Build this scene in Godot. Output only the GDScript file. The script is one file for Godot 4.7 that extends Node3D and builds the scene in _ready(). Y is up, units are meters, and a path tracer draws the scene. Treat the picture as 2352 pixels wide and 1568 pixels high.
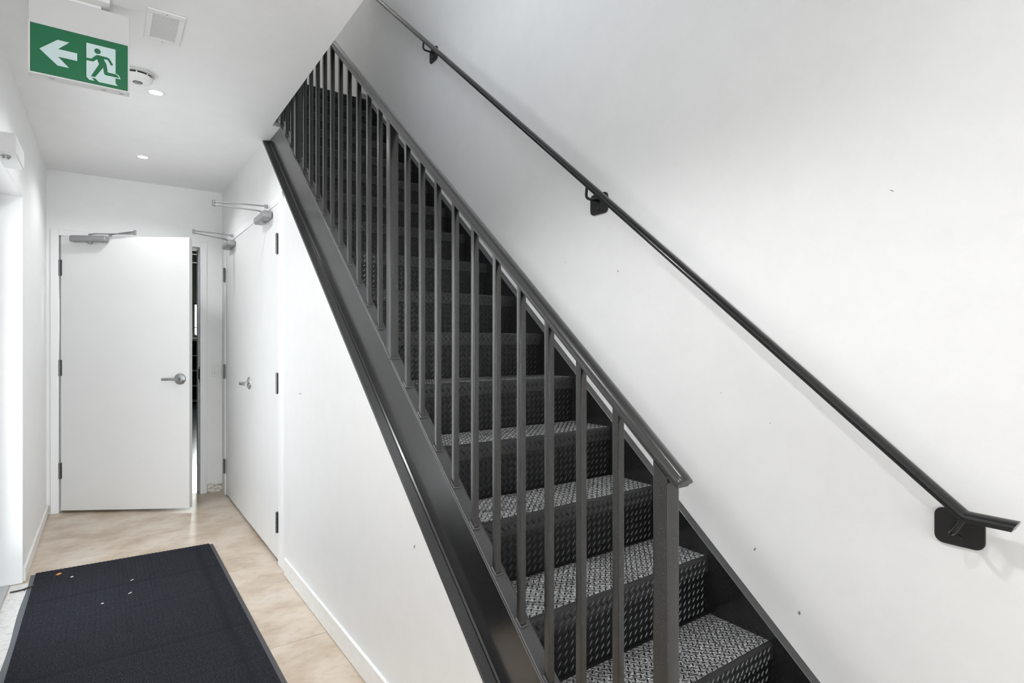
extends Node3D
# A corridor beside a black steel stair, built in metres: x across, y up, -z into the corridor.

const T := 0.8337            # rise over run of the stair
const RISE := 0.18658
const RUN := 0.2238
const CEIL := 2.53
const XL := -0.365           # left wall face
const XS := 0.792            # face of the wall under the stair
const XR := 1.65             # right wall face
const ZB := -5.35            # back wall face
const ZF := 4.8              # front wall face, behind the camera
const XW := 1.616            # inner face of the right stringer
const TOPY := 5.6
var M := {}


# ---------------------------------------------------------------- geometry collector
class Geo:
	var v := PackedVector3Array()

	func tri(a: Vector3, b: Vector3, c: Vector3) -> void:
		v.append(a); v.append(b); v.append(c)

	func quad(a: Vector3, b: Vector3, c: Vector3, d: Vector3) -> void:
		tri(a, b, c); tri(a, c, d)

	func fix(from: int) -> void:      # turns a closed solid's faces outwards
		var vol := 0.0
		for i in range(from, v.size(), 3):
			vol += v[i].dot(v[i + 1].cross(v[i + 2]))
		if vol < 0.0:
			for i in range(from, v.size(), 3):
				var t := v[i + 1]; v[i + 1] = v[i + 2]; v[i + 2] = t

	func place(from: int, x: Transform3D) -> void:
		for i in range(from, v.size()):
			v[i] = x * v[i]

	func hexa(p: Array) -> void:      # 8 corners: 0-3 one face in a ring, 4-7 the opposite face
		var s := v.size()
		var o: Vector3 = (p[0] + p[6]) * 0.5
		quad(p[0], p[1], p[2], p[3]); quad(p[7], p[6], p[5], p[4])
		for i in 4:
			var j := (i + 1) % 4
			quad(p[j], p[i], p[4 + i], p[4 + j])
		fix_about(s, o)

	func fix_about(from: int, o: Vector3) -> void:
		var vol := 0.0
		for i in range(from, v.size(), 3):
			vol += (v[i] - o).dot((v[i + 1] - o).cross(v[i + 2] - o))
		if vol < 0.0:
			for i in range(from, v.size(), 3):
				var t := v[i + 1]; v[i + 1] = v[i + 2]; v[i + 2] = t

	func box(a: Vector3, b: Vector3) -> void:
		hexa([Vector3(a.x, a.y, a.z), Vector3(b.x, a.y, a.z), Vector3(b.x, b.y, a.z), Vector3(a.x, b.y, a.z),
			Vector3(a.x, a.y, b.z), Vector3(b.x, a.y, b.z), Vector3(b.x, b.y, b.z), Vector3(a.x, b.y, b.z)])

	func cbox(a: Vector3, b: Vector3, c: float) -> void:     # box with chamfered edges
		var s := v.size()
		var m := (a + b) * 0.5
		var h := (b - a) * 0.5
		var k := Vector3(h.x - c, h.y - c, h.z - c)
		for ax in 3:
			for sg in [-1.0, 1.0]:
				var q := []
				for w in [Vector2(-1, -1), Vector2(1, -1), Vector2(1, 1), Vector2(-1, 1)]:
					var p := Vector3()
					p[ax] = h[ax] * sg
					p[(ax + 1) % 3] = k[(ax + 1) % 3] * w.x
					p[(ax + 2) % 3] = k[(ax + 2) % 3] * w.y
					q.append(m + p)
				face(q, m)
		for ax in 3:
			var u := (ax + 1) % 3
			var w := (ax + 2) % 3
			for su in [-1.0, 1.0]:
				for sw in [-1.0, 1.0]:
					var q := []
					for e in [[-1.0, 0], [1.0, 0], [1.0, 1], [-1.0, 1]]:
						var p := Vector3()
						p[ax] = k[ax] * e[0]
						p[u] = su * (h[u] if e[1] == 0 else k[u])
						p[w] = sw * (k[w] if e[1] == 0 else h[w])
						q.append(m + p)
					face(q, m)
		for sx in [-1.0, 1.0]:
			for sy in [-1.0, 1.0]:
				for sz in [-1.0, 1.0]:
					face([m + Vector3(sx * h.x, sy * k.y, sz * k.z), m + Vector3(sx * k.x, sy * h.y, sz * k.z), m + Vector3(sx * k.x, sy * k.y, sz * h.z)], m)

	func face(q: Array, o: Vector3) -> void:      # convex face turned away from o
		var n: Vector3 = (q[1] - q[0]).cross(q[2] - q[0])
		var out: bool = n.dot(q[0] - o) >= 0.0
		for i in range(1, q.size() - 1):
			if out: tri(q[0], q[i], q[i + 1])
			else: tri(q[0], q[i + 1], q[i])

	func sweep(poly: PackedVector2Array, frames: Array, close := true) -> void:
		var s := v.size()
		var n := poly.size()
		for f in frames.size() - 1:
			var A: Transform3D = frames[f]
			var B: Transform3D = frames[f + 1]
			for i in n:
				var p := poly[i]
				var q := poly[(i + 1) % n]
				quad(A * Vector3(p.x, p.y, 0), A * Vector3(q.x, q.y, 0), B * Vector3(q.x, q.y, 0), B * Vector3(p.x, p.y, 0))
		if close:
			var t := Geometry2D.triangulate_polygon(poly)
			var A: Transform3D = frames[0]
			var B: Transform3D = frames[-1]
			var ccw := not Geometry2D.is_polygon_clockwise(poly)
			for i in range(0, t.size(), 3):
				var a := poly[t[i]]
				var b := poly[t[i + 1]]
				var c := poly[t[i + 2]]
				var tri_ccw := (b - a).cross(c - a) > 0.0
				if tri_ccw != ccw:
					var w := b; b = c; c = w
				# sides above run p -> q along the ring, so the first cap runs against it
				tri(A * Vector3(c.x, c.y, 0), A * Vector3(b.x, b.y, 0), A * Vector3(a.x, a.y, 0))
				tri(B * Vector3(a.x, a.y, 0), B * Vector3(b.x, b.y, 0), B * Vector3(c.x, c.y, 0))
		fix_about(s, v[s])

	func prism_x(poly: PackedVector2Array, x0: float, x1: float) -> void:   # poly in (z, y)
		sweep(poly, [Transform3D(Vector3(0, 0, 1), Vector3(0, 1, 0), Vector3(1, 0, 0), Vector3(x0, 0, 0)), Transform3D(Vector3(0, 0, 1), Vector3(0, 1, 0), Vector3(1, 0, 0), Vector3(x1, 0, 0))])

	func prism_y(poly: PackedVector2Array, y0: float, y1: float) -> void:   # poly in (x, z)
		sweep(poly, [Transform3D(Vector3(1, 0, 0), Vector3(0, 0, 1), Vector3(0, 1, 0), Vector3(0, y0, 0)), Transform3D(Vector3(1, 0, 0), Vector3(0, 0, 1), Vector3(0, 1, 0), Vector3(0, y1, 0))])

	func prism_z(poly: PackedVector2Array, z0: float, z1: float) -> void:   # poly in (x, y)
		sweep(poly, [Transform3D(Basis(), Vector3(0, 0, z0)), Transform3D(Basis(), Vector3(0, 0, z1))])

	func lathe(prof: PackedVector2Array, n: int, x := Transform3D()) -> void:   # prof in (radius, y)
		var s := v.size()
		for i in n:
			var a := TAU * i / n
			var b := TAU * (i + 1) / n
			for j in prof.size() - 1:
				var p := prof[j]
				var q := prof[j + 1]
				var p0 := Vector3(cos(a) * p.x, p.y, sin(a) * p.x)
				var p1 := Vector3(cos(b) * p.x, p.y, sin(b) * p.x)
				var q0 := Vector3(cos(a) * q.x, q.y, sin(a) * q.x)
				var q1 := Vector3(cos(b) * q.x, q.y, sin(b) * q.x)
				if p.x > 1e-6: tri(p0, p1, q1)
				if q.x > 1e-6: tri(p0, q1, q0)
		fix(s)
		place(s, x)

	func tube(path: PackedVector3Array, r: float, n := 12) -> void:
		var frames := []
		var up := Vector3(0.31, 0.87, 0.37).normalized()
		for i in path.size():
			var d := (path[mini(i + 1, path.size() - 1)] - path[maxi(i - 1, 0)]).normalized()
			var a := (up - d * up.dot(d)).normalized()
			up = a
			frames.append(Transform3D(d.cross(a), a, d, path[i]))
		var ring := PackedVector2Array()
		for i in n: ring.append(Vector2(cos(TAU * i / n), sin(TAU * i / n)) * r)
		sweep(ring, frames)

	func mesh(crease := 35.0) -> ArrayMesh:
		var lim := cos(deg_to_rad(crease))
		var at := {}
		var fn := PackedVector3Array()
		for i in range(0, v.size(), 3):
			var n := (v[i + 1] - v[i]).cross(v[i + 2] - v[i])
			fn.append(n)
			for k in 3:
				var key := Vector3i((v[i + k] * 50000.0).round())
				if at.has(key): at[key].append(i / 3)
				else: at[key] = [i / 3]
		var V := PackedVector3Array()
		var N := PackedVector3Array()
		for i in range(0, v.size(), 3):
			var me := fn[i / 3].normalized()
			if fn[i / 3].length_squared() < 1e-20: continue
			for k in [0, 2, 1]:
				var sum := Vector3()
				for f in at[Vector3i((v[i + k] * 50000.0).round())]:
					if fn[f].normalized().dot(me) >= lim: sum += fn[f]
				V.append(v[i + k])
				N.append(sum.normalized() if sum.length_squared() > 0.0 else me)
		var a := []
		a.resize(Mesh.ARRAY_MAX)
		a[Mesh.ARRAY_VERTEX] = V
		a[Mesh.ARRAY_NORMAL] = N
		var m := ArrayMesh.new()
		m.add_surface_from_arrays(Mesh.PRIMITIVE_TRIANGLES, a)
		return m


# ---------------------------------------------------------------- nodes
func put(called: String, g: Geo, m: Material, parent: Node = self, crease := 35.0) -> MeshInstance3D:
	return put_mesh(called, g.mesh(crease), m, parent)

func put_mesh(called: String, mesh: Mesh, m: Material, parent: Node = self) -> MeshInstance3D:
	var o := MeshInstance3D.new()
	o.name = numbered(called, parent)
	o.mesh = mesh
	o.material_override = m
	parent.add_child(o, true)
	return o

func numbered(called: String, parent: Node) -> String:
	if not parent.has_node(called): return called
	var i := 1
	while parent.has_node("%s_%03d" % [called, i]): i += 1
	return "%s_%03d" % [called, i]

func thing(called: String, at := Vector3.ZERO) -> Node3D:
	var o := Node3D.new()
	o.name = numbered(called, self)
	o.position = at
	add_child(o, true)
	return o

func tag(o: Node, label: String, category: String, group := "", kind := "") -> Node:
	o.set_meta("label", label)
	o.set_meta("category", category)
	if group: o.set_meta("group", group)
	if kind: o.set_meta("kind", kind)
	return o

func struct(o: Node, label: String, category: String) -> Node:
	return tag(o, label, category, "", "structure")


# ---------------------------------------------------------------- materials
func mat(c: Color, rough := 0.6, metal := 0.0, spec := 0.5) -> StandardMaterial3D:
	var m := StandardMaterial3D.new()
	m.albedo_color = c
	m.roughness = rough
	m.metallic = metal
	m.metallic_specular = spec
	return m

func noise(sd: int, freq: float, oct: int, cols: Array, offs: Array, size := 512, type := FastNoiseLite.TYPE_SIMPLEX_SMOOTH) -> NoiseTexture2D:
	var n := FastNoiseLite.new()
	n.seed = sd
	n.noise_type = type
	n.frequency = freq
	n.fractal_octaves = oct
	n.fractal_gain = 0.6
	var g := Gradient.new()
	g.offsets = PackedFloat32Array(offs)
	g.colors = PackedColorArray(cols)
	var t := NoiseTexture2D.new()
	t.width = size
	t.height = size
	t.seamless = true
	t.noise = n
	t.color_ramp = g
	return t

func tri(m: StandardMaterial3D, tex: Texture2D, scale: Vector3) -> StandardMaterial3D:
	m.albedo_texture = tex
	m.uv1_triplanar = true
	m.uv1_world_triplanar = true
	m.uv1_scale = scale
	return m

func bump(m: StandardMaterial3D, tex: Texture2D, cm: float) -> StandardMaterial3D:
	m.heightmap_enabled = true
	m.heightmap_texture = tex
	m.heightmap_scale = cm
	return m

func g(x: float) -> Color: return Color(x, x, x)

func make_materials() -> void:
	var plaster := noise(3, 0.012, 5, [g(0.985), g(0.993), g(1.0)], [0.0, 0.5, 1.0])
	var roller := noise(5, 0.11, 3, [g(0.0), g(1.0)], [0.0, 1.0])
	M.wall = bump(tri(mat(Color(0.95, 0.95, 0.946), 0.55), plaster, Vector3.ONE * 0.8), roller, 0.012)
	M.wall_gloss = tri(mat(Color(0.91, 0.91, 0.905), 0.45), plaster, Vector3.ONE * 0.9)
	M.ceiling = tri(mat(Color(0.962, 0.962, 0.96), 0.9), plaster, Vector3.ONE * 0.7)
	M.door = tri(mat(Color(0.905, 0.905, 0.90), 0.4), plaster, Vector3.ONE * 0.6)
	M.frame = mat(Color(0.93, 0.932, 0.93), 0.4)
	M.trim = tri(mat(Color(0.95, 0.95, 0.94), 0.4), noise(8, 0.02, 5, [Color(0.62, 0.58, 0.54), g(0.96), g(1.0)], [0.0, 0.13, 1.0]), Vector3(1.5, 5, 1.5))
	M.trim_worn = tri(mat(Color(0.9, 0.88, 0.85), 0.6), noise(9, 0.02, 4, [Color(0.60, 0.56, 0.52), Color(0.76, 0.73, 0.69), g(1.0)], [0.1, 0.34, 0.55]), Vector3(1.6, 5, 1.6))
	M.floor = tri(mat(Color(1, 1, 1), 0.34, 0.0, 0.5), noise(21, 0.006, 6, [Color(0.70, 0.625, 0.54), Color(0.765, 0.70, 0.625), Color(0.81, 0.755, 0.69), Color(0.835, 0.79, 0.735)], [0.1, 0.38, 0.6, 0.95], 1024), Vector3(0.36, 0.36, 0.5))
	M.floor.detail_enabled = true
	M.floor.detail_blend_mode = BaseMaterial3D.BLEND_MODE_MUL
	M.floor.detail_albedo = noise(23, 0.06, 4, [Color(0.93, 0.92, 0.91), g(0.99), g(1.0)], [0.12, 0.4, 1.0])
	M.floor.detail_uv_layer = BaseMaterial3D.DETAIL_UV_1
	M.concrete = tri(mat(g(1.0), 0.7), noise(25, 0.03, 5, [Color(0.76, 0.75, 0.735), Color(0.84, 0.835, 0.825), Color(0.87, 0.87, 0.86)], [0.1, 0.4, 0.9]), Vector3.ONE * 2.0)  # pale concrete with the daylight whitening of the floor put in
	M.sill = mat(Color(0.72, 0.73, 0.74), 0.45, 0.3)
	# painted steel of the stair
	var specks := noise(31, 0.35, 2, [g(0.105), g(0.115), g(0.14), g(0.66)], [0.0, 0.6, 0.80, 0.93], 1024)
	M.steel = tri(mat(g(1.0), 0.19, 0.0, 0.6), specks, Vector3.ONE * 1.5)
	M.steel_dusty = tri(mat(g(1.0), 0.42, 0.0, 0.5), noise(33, 0.12, 4, [g(0.17), g(0.22), g(0.29), g(0.62)], [0.0, 0.5, 0.75, 1.0], 1024), Vector3.ONE * 2.4)
	M.rail = mat(g(0.14), 0.2, 0.0, 0.6)
	M.rail_black = mat(g(0.095), 0.22, 0.0, 0.5)
	M.plate_black = tri(mat(g(1.0), 0.5), noise(35, 0.3, 2, [g(0.07), g(0.10), g(0.2)], [0.0, 0.7, 1.0]), Vector3.ONE * 6.0)
	M.tread = tri(mat(g(1.0), 0.55), noise(37, 0.03, 5, [g(0.16), g(0.33), g(0.60), g(0.86)], [0.18, 0.40, 0.56, 0.78], 1024), Vector3(1.6, 6.0, 11.0))
	M.nosing = tri(mat(g(1.0), 0.42, 0.0, 0.4), noise(43, 0.2, 3, [g(0.09), g(0.115), g(0.16), g(0.48)], [0.0, 0.55, 0.8, 1.0]), Vector3.ONE * 3.0)  # greyer than the riser: dusty worn lip plus the light falling on it
	M.edge = mat(g(0.42), 0.22, 0.3)  # lighter than the steel: edge wear and its highlight put into the colour
	M.lug = mat(g(0.05), 0.34, 0.0, 0.42)
	M.riser = tri(mat(g(1.0), 0.4, 0.0, 0.36), noise(39, 0.2, 3, [g(0.03), g(0.04), g(0.07), g(0.40)], [0.0, 0.6, 0.82, 1.0]), Vector3.ONE * 3.0)  # kept blacker than the lip: riser shade put into the colour
	M.weld = mat(g(0.3), 0.3, 0.2)
	# mat
	M.pile = tri(mat(g(1.0), 0.95, 0.0, 0.2), noise(41, 0.22, 3, [Color(0.04, 0.04, 0.045), Color(0.12, 0.125, 0.14), Color(0.23, 0.24, 0.275), Color(0.62, 0.63, 0.67)], [0.22, 0.5, 0.66, 0.9], 1024), Vector3.ONE * 1.25)
	M.rubber = mat(Color(0.33, 0.35, 0.37), 0.5)
	M.rubber_grey = mat(Color(0.27, 0.26, 0.27), 0.55)
	# metals and plastics
	M.chrome = mat(Color(0.74, 0.74, 0.74), 0.24, 1.0)
	M.satin = mat(Color(0.62, 0.62, 0.62), 0.36, 1.0)
	M.alu_paint = mat(Color(0.60, 0.60, 0.60), 0.42, 0.35)
	M.hinge = mat(Color(0.48, 0.48, 0.48), 0.28, 1.0)
	M.plastic = mat(Color(0.93, 0.93, 0.925), 0.4)
	M.plastic_dim = mat(Color(0.82, 0.82, 0.815), 0.5)
	M.slot = mat(Color(0.72, 0.72, 0.71), 0.7)
	M.dark = mat(g(0.10), 0.7)
	M.green = mat(Color(0.0, 0.40, 0.245), 0.4)
	M.sign_white = mat(Color(0.79, 0.86, 0.86), 0.4)
	M.scuff = mat(g(0.52), 0.7)
	M.glass = mat(Color(0.95, 1.0, 0.98, 0.06), 0.02)
	M.glass.transparency = BaseMaterial3D.TRANSPARENCY_ALPHA
	M.lens = mat(g(0.9), 0.4)
	M.lens.emission_enabled = true
	M.lens.emission = Color(1.0, 0.99, 0.97)
	M.lens.emission_energy_multiplier = 6.0
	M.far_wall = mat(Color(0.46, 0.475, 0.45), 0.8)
	M.far_floor = tri(mat(g(1.0), 0.16, 0.0, 0.5), noise(51, 0.02, 4, [Color(0.20, 0.24, 0.28), Color(0.33, 0.37, 0.41)], [0.2, 0.8]), Vector3.ONE)
	M.wood_dark = mat(Color(0.22, 0.2, 0.18), 0.6)
	M.leaf = mat(Color(0.33, 0.42, 0.22), 0.6)
	M.leaf.cull_mode = BaseMaterial3D.CULL_DISABLED
	M.dry_leaf = mat(Color(0.78, 0.52, 0.24), 0.7)
	M.twig = mat(Color(0.24, 0.22, 0.19), 0.8)
	M.paper = mat(Color(0.9, 0.88, 0.85), 0.8)
	M.ground = tri(mat(g(1.0), 0.9), noise(53, 0.02, 4, [g(0.5), g(0.65)], [0.2, 0.8]), Vector3.ONE)


# ================================================================ the scene
func _ready() -> void:
	# camera
	var cam := Camera3D.new()
	cam.name = "camera"
	cam.position = Vector3(0, 1.27, 0)
	cam.rotation_degrees = Vector3(0, -35.55, 0)
	cam.fov = 62.186
	cam.near = 0.02
	cam.current = true
	add_child(cam)
	# sky, exposure
	var sky_m := ProceduralSkyMaterial.new()
	sky_m.sky_top_color = Color(0.80, 0.83, 0.87)
	sky_m.sky_horizon_color = Color(0.93, 0.95, 0.97)
	sky_m.ground_horizon_color = Color(0.8, 0.8, 0.78)
	sky_m.ground_bottom_color = Color(0.5, 0.5, 0.48)
	sky_m.energy_multiplier = 1.6
	var sky := Sky.new()
	sky.sky_material = sky_m
	var env := Environment.new()
	env.background_mode = Environment.BG_SKY
	env.sky = sky
	env.tonemap_mode = Environment.TONE_MAPPER_LINEAR
	env.tonemap_exposure = 1.1
	env.sdfgi_enabled = true
	env.ssao_enabled = true
	env.ssil_enabled = true
	var we := WorldEnvironment.new()
	we.name = "environment"
	we.environment = env
	add_child(we)
	# daylight through the glazed door in the left wall; added fill through an unseen window behind the camera
	area("door_daylight", Vector3(-0.62, 1.08, -3.46), Vector3(1, 0, 0), Vector2(0.9, 2.0), 1.9, Color(0.965, 0.985, 1.0))
	area("added_window_fill", Vector3(0.75, 1.45, ZF + 0.2), Vector3(0, 0, -1), Vector2(1.7, 2.0), 18.0, Color(0.96, 0.98, 1.0))
	# added fill for the right wall, coming through a made-up upstairs window
	area("stairwell_fill", Vector3(0.60, 3.75, -2.1), Vector3(1, 0, 0), Vector2(1.8, 1.8), 0.52, Color(0.98, 0.99, 1.0))
	area("far_window_daylight", Vector3(2.2, 1.6, -13.75), Vector3(0, 0, 1), Vector2(1.5, 1.3), 30.0, Color(0.97, 1.0, 0.98))
	make_materials()
	build_shell()
	build_stair()
	build_wall_handrail()
	build_back_door()
	build_cupboard_doors()
	build_entrance()
	build_far_room()
	build_ceiling_things()
	build_mat()
	build_small_things()


func area(called: String, at: Vector3, towards: Vector3, size: Vector2, energy: float, c: Color) -> void:
	var l := AreaLight3D.new()
	l.name = called
	l.area_size = size
	l.light_energy = energy
	l.light_color = c
	l.area_normalize_energy = true
	l.shadow_enabled = true
	l.area_range = 20.0
	add_child(l)
	l.look_at_from_position(at, at + towards, Vector3.UP)


# ---------------------------------------------------------------- room shell
func scuff_ring(s: Array) -> PackedVector2Array:
	var ring := PackedVector2Array()
	for i in 10:
		var t := TAU * i / 10
		ring.append(Vector2(cos(t) * s[2] * 0.5 * (1.0 + 0.25 * sin(t * 2.0)), sin(t) * s[3] * 0.5 * (1.0 + 0.3 * cos(t * 3.0))).rotated(s[4]) + Vector2(s[0], s[1]))
	return ring

func build_shell() -> void:
	# floor: two poured fields with a saw-cut joint between them
	var fl := thing("floor")
	struct(fl, "mottled beige sealed concrete floor of the corridor", "floor")
	var a := Geo.new()
	a.box(Vector3(-0.53, -0.12, -5.41), Vector3(1.72, 0.0, -2.4855))
	put("slab", a, M.floor, fl)
	a = Geo.new()
	a.box(Vector3(-0.53, -0.12, -2.4825), Vector3(1.72, 0.0, ZF + 0.15))
	put("slab", a, M.floor, fl)
	a = Geo.new()
	a.box(Vector3(-0.53, -0.12, -2.4855), Vector3(1.72, -0.006, -2.4825))
	put("joint", a, M.dark, fl)

	# left wall with the entrance opening
	a = Geo.new()
	var z0 := -3.93
	var z1 := -2.98
	a.box(Vector3(-0.525, 0, ZB - 0.12), Vector3(XL, CEIL, z0))
	a.box(Vector3(-0.525, 2.045, z0), Vector3(XL, CEIL, z1))
	a.box(Vector3(-0.525, 0, z1), Vector3(XL, CEIL, ZF + 0.15))
	struct(put("wall_left", a, M.wall), "white painted wall on the left with the entrance opening", "wall")

	# back wall with the door opening
	a = Geo.new()
	a.box(Vector3(XL, 0, ZB - 0.17), Vector3(-0.341, CEIL, ZB))
	a.box(Vector3(-0.341, 2.098, ZB - 0.17), Vector3(0.677, CEIL, ZB))
	a.box(Vector3(0.677, 0, ZB - 0.17), Vector3(0.86, CEIL, ZB))
	struct(put("wall_back", a, M.wall), "white end wall of the corridor around the half-open door", "wall")

	# wall under the stair: follows the bottom of the stringer, with the double door opening
	var cb := -0.649
	a = Geo.new()
	var zc := (cb - CEIL) / T
	a.prism_x(PackedVector2Array([Vector2(ZB, 2.105), Vector2((cb - 2.105) / T, 2.105), Vector2(zc, CEIL), Vector2(ZB, CEIL)]), XS, 0.86)
	a.prism_x(PackedVector2Array([Vector2(-3.275, 0), Vector2(cb / T - 0.02, 0), Vector2(cb / T - 0.02, 0.0167), Vector2(-3.275, cb + 3.275 * T)]), XS, 0.86)
	a.box(Vector3(XS, 0, ZB), Vector3(0.86, 2.105, -5.235))
	var wi := put("wall_inner", a, M.wall_gloss)
	for s in [[-2.947, 1.006, 0.05, 0.004, 0.05], [-1.64, 0.62, 0.016, 0.006, 0.9]]:
		a = Geo.new()
		a.prism_x(scuff_ring(s), XS - 0.0004, XS)
		put("scuff", a, M.scuff, wi)
	struct(wi, "white wall closing the space below the black stair stringer", "wall")

	# right wall of the stairwell and its continuation upstairs
	a = Geo.new()
	a.box(Vector3(XR, 0, -4.18), Vector3(XR + 0.12, TOPY, ZF + 0.15))
	a.box(Vector3(XR + 0.03, 0, ZB - 0.12), Vector3(XR + 0.12, TOPY, -4.18))
	var wr := put("wall_right", a, M.wall)
	struct(wr, "tall pale wall of the stairwell carrying the black handrail", "wall")
	for s in [[-1.0, 0.62, 0.012, 0.005, 0.9], [-0.86, 0.475, 0.011, 0.007, 1.3], [-1.585, 1.55, 0.012, 0.003, 2.2], [-1.12, 1.1, 0.006, 0.002, 0.4],
			[-0.95, 1.02, 0.005, 0.0015, 2.5], [-1.9, 1.62, 0.008, 0.0015, 0.9], [-2.35, 1.93, 0.007, 0.0015, 2.4], [-0.62, 1.66, 0.012, 0.002, 2.6]]:
		a = Geo.new()
		var ring := scuff_ring(s)
		a.prism_x(ring, XR - 0.0004, XR)
		put("scuff", a, M.scuff, wr)

	# front wall behind the camera, with an added window for fill light
	a = Geo.new()
	a.box(Vector3(-0.525, 0, ZF), Vector3(-0.1, CEIL, ZF + 0.15))
	a.box(Vector3(1.6, 0, ZF), Vector3(XR + 0.12, CEIL, ZF + 0.15))
	a.box(Vector3(-0.1, 0, ZF), Vector3(1.6, 0.42, ZF + 0.15))
	a.box(Vector3(-0.1, 2.45, ZF), Vector3(1.6, CEIL, ZF + 0.15))
	struct(put("wall_front", a, M.wall), "white wall with an added tall window behind the viewer", "wall")
	var wn := thing("window_1")
	struct(wn, "added unseen tall window letting in fill light opposite the corridor", "window")
	a = Geo.new()
	for q in [[-0.1, 0.42, 1.6, 0.47], [-0.1, 2.40, 1.6, 2.45], [-0.1, 0.47, -0.05, 2.40], [1.55, 0.47, 1.6, 2.40], [0.73, 0.47, 0.77, 2.40]]:
		a.box(Vector3(q[0], q[1], ZF + 0.04), Vector3(q[2], q[3], ZF + 0.09))
	put("frame", a, M.frame, wn)
	for q in [[-0.05, 0.73], [0.77, 1.55]]:
		a = Geo.new()
		a.box(Vector3(q[0], 0.47, ZF + 0.062), Vector3(q[1], 2.40, ZF + 0.068))
		put("pane", a, M.glass, wn)

	# ceiling with the stair opening; the stringer leaves through it
	a = Geo.new()
	a.prism_y(PackedVector2Array([Vector2(-0.525, ZB - 0.12), Vector2(0.8275, ZB - 0.12), Vector2(0.8275, -3.503), Vector2(0.782, -3.503), Vector2(0.755, -0.4),
		Vector2(XR + 0.12, -0.4), Vector2(XR + 0.12, ZF + 0.15), Vector2(-0.525, ZF + 0.15)]), CEIL, CEIL + 0.05)
	struct(put("ceiling", a, M.ceiling), "flat white ceiling ending in a straight edge at the stair opening", "ceiling")

	# the upper storey round the stairwell
	a = Geo.new()
	a.box(Vector3(0.64, CEIL + 0.05, ZB - 0.12), Vector3(0.75, TOPY, -3.02))
	a.box(Vector3(0.64, CEIL + 0.05, -3.02), Vector3(0.75, 2.83, -1.18))
	a.box(Vector3(0.64, 4.67, -3.02), Vector3(0.75, TOPY, -1.18))
	a.box(Vector3(0.64, CEIL + 0.05, -1.18), Vector3(0.75, TOPY, -0.4))
	struct(put("wall_upper", a, M.wall), "white upstairs wall on the open side of the stairwell", "wall")
	a = Geo.new()
	a.box(Vector3(0.64, CEIL + 0.05, -0.4), Vector3(XR, TOPY, -0.28))
	struct(put("wall_upper_front", a, M.wall), "white upstairs wall across the lower end of the stairwell", "wall")
	a = Geo.new()
	a.box(Vector3(0.75, CEIL + 0.05, ZB - 0.12), Vector3(XR + 0.03, TOPY, ZB))
	struct(put("wall_upper_back", a, M.wall), "plain white wall behind the upstairs landing", "wall")
	a = Geo.new()
	a.box(Vector3(0.64, TOPY, ZB - 0.12), Vector3(XR + 0.12, TOPY + 0.1, -0.28))
	struct(put("ceiling_upper", a, M.ceiling), "white ceiling over the stairwell upstairs", "ceiling")
	a = Geo.new()
	a.box(Vector3(0.84, 3.02, ZB), Vector3(XR - 0.002, 3.1695, -4.30))
	struct(put("floor_upper", a, M.floor), "upstairs landing floor at the head of the stair", "floor")

	var w3 := thing("window_3")  # made-up window for the stairwell fill light
	struct(w3, "added unseen upstairs window letting fill light into the stairwell", "window")
	a = Geo.new()
	for q in [[-3.02, 2.83, -1.18, 2.88], [-3.02, 4.62, -1.18, 4.67], [-3.02, 2.88, -2.97, 4.62], [-1.23, 2.88, -1.18, 4.62], [-2.12, 2.88, -2.08, 4.62]]:
		a.box(Vector3(0.68, q[1], q[0]), Vector3(0.72, q[3], q[2]))
	put("frame", a, M.frame, w3)
	for q in [[-2.97, -2.12], [-2.08, -1.23]]:
		a = Geo.new()
		a.box(Vector3(0.697, 2.88, q[0]), Vector3(0.703, 4.62, q[1]))
		put("pane", a, M.glass, w3)

	# skirting boards
	a = Geo.new()
	a.cbox(Vector3(XL, 0.001, ZB), Vector3(XL + 0.013, 0.076, -3.93), 0.004)
	struct(put("baseboard_left", a, M.trim), "low white skirting board along the left wall", "skirting board")
	a = Geo.new()
	a.cbox(Vector3(XS - 0.013, 0.001, -3.225), Vector3(XS, 0.096, -0.9), 0.004)
	struct(put("baseboard_inner", a, M.trim), "chipped white skirting board below the stair wall", "skirting board")
	a = Geo.new()
	a.cbox(Vector3(0.679, 0.001, ZB), Vector3(XS, 0.076, ZB + 0.013), 0.003)
	struct(put("baseboard_back", a, M.trim_worn), "short scraped skirting board beside the far door frame", "skirting board")
	a = Geo.new()
	a.cbox(Vector3(XL + 0.013, 0.001, ZB), Vector3(-0.343, 0.07, ZB + 0.012), 0.003)
	struct(put("baseboard_corner", a, M.trim_worn), "stub of scraped skirting in the far left corner", "skirting board")


# ---------------------------------------------------------------- the stair
func flange_y(c: float, z: float) -> float: return c - T * z

func slope_strip(c_top: float, c_bot: float, z_top: float) -> PackedVector2Array:
	# (z, y) outline of a strip along the slope, cut off level at the floor
	return PackedVector2Array([Vector2(c_top / T, 0), Vector2(c_bot / T, 0), Vector2(z_top, c_bot - T * z_top), Vector2(z_top, c_top - T * z_top)])

func lug_at(a: Geo, x: Transform3D, l: float, w: float, h: float) -> void:
	var rim := [Vector3(-l, 0, 0), Vector3(-l * 0.45, 0, -w), Vector3(l * 0.45, 0, -w), Vector3(l, 0, 0), Vector3(l * 0.45, 0, w), Vector3(-l * 0.45, 0, w)]
	var p := x * Vector3(-l * 0.5, h, 0)
	var q := x * Vector3(l * 0.5, h, 0)
	for i in 6: rim[i] = x * rim[i]
	a.tri(rim[0], p, rim[1]); a.tri(rim[0], rim[5], p)
	a.quad(rim[1], p, q, rim[2]); a.quad(rim[5], rim[4], q, p)
	a.tri(rim[2], q, rim[3]); a.tri(rim[4], rim[3], q)

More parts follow.
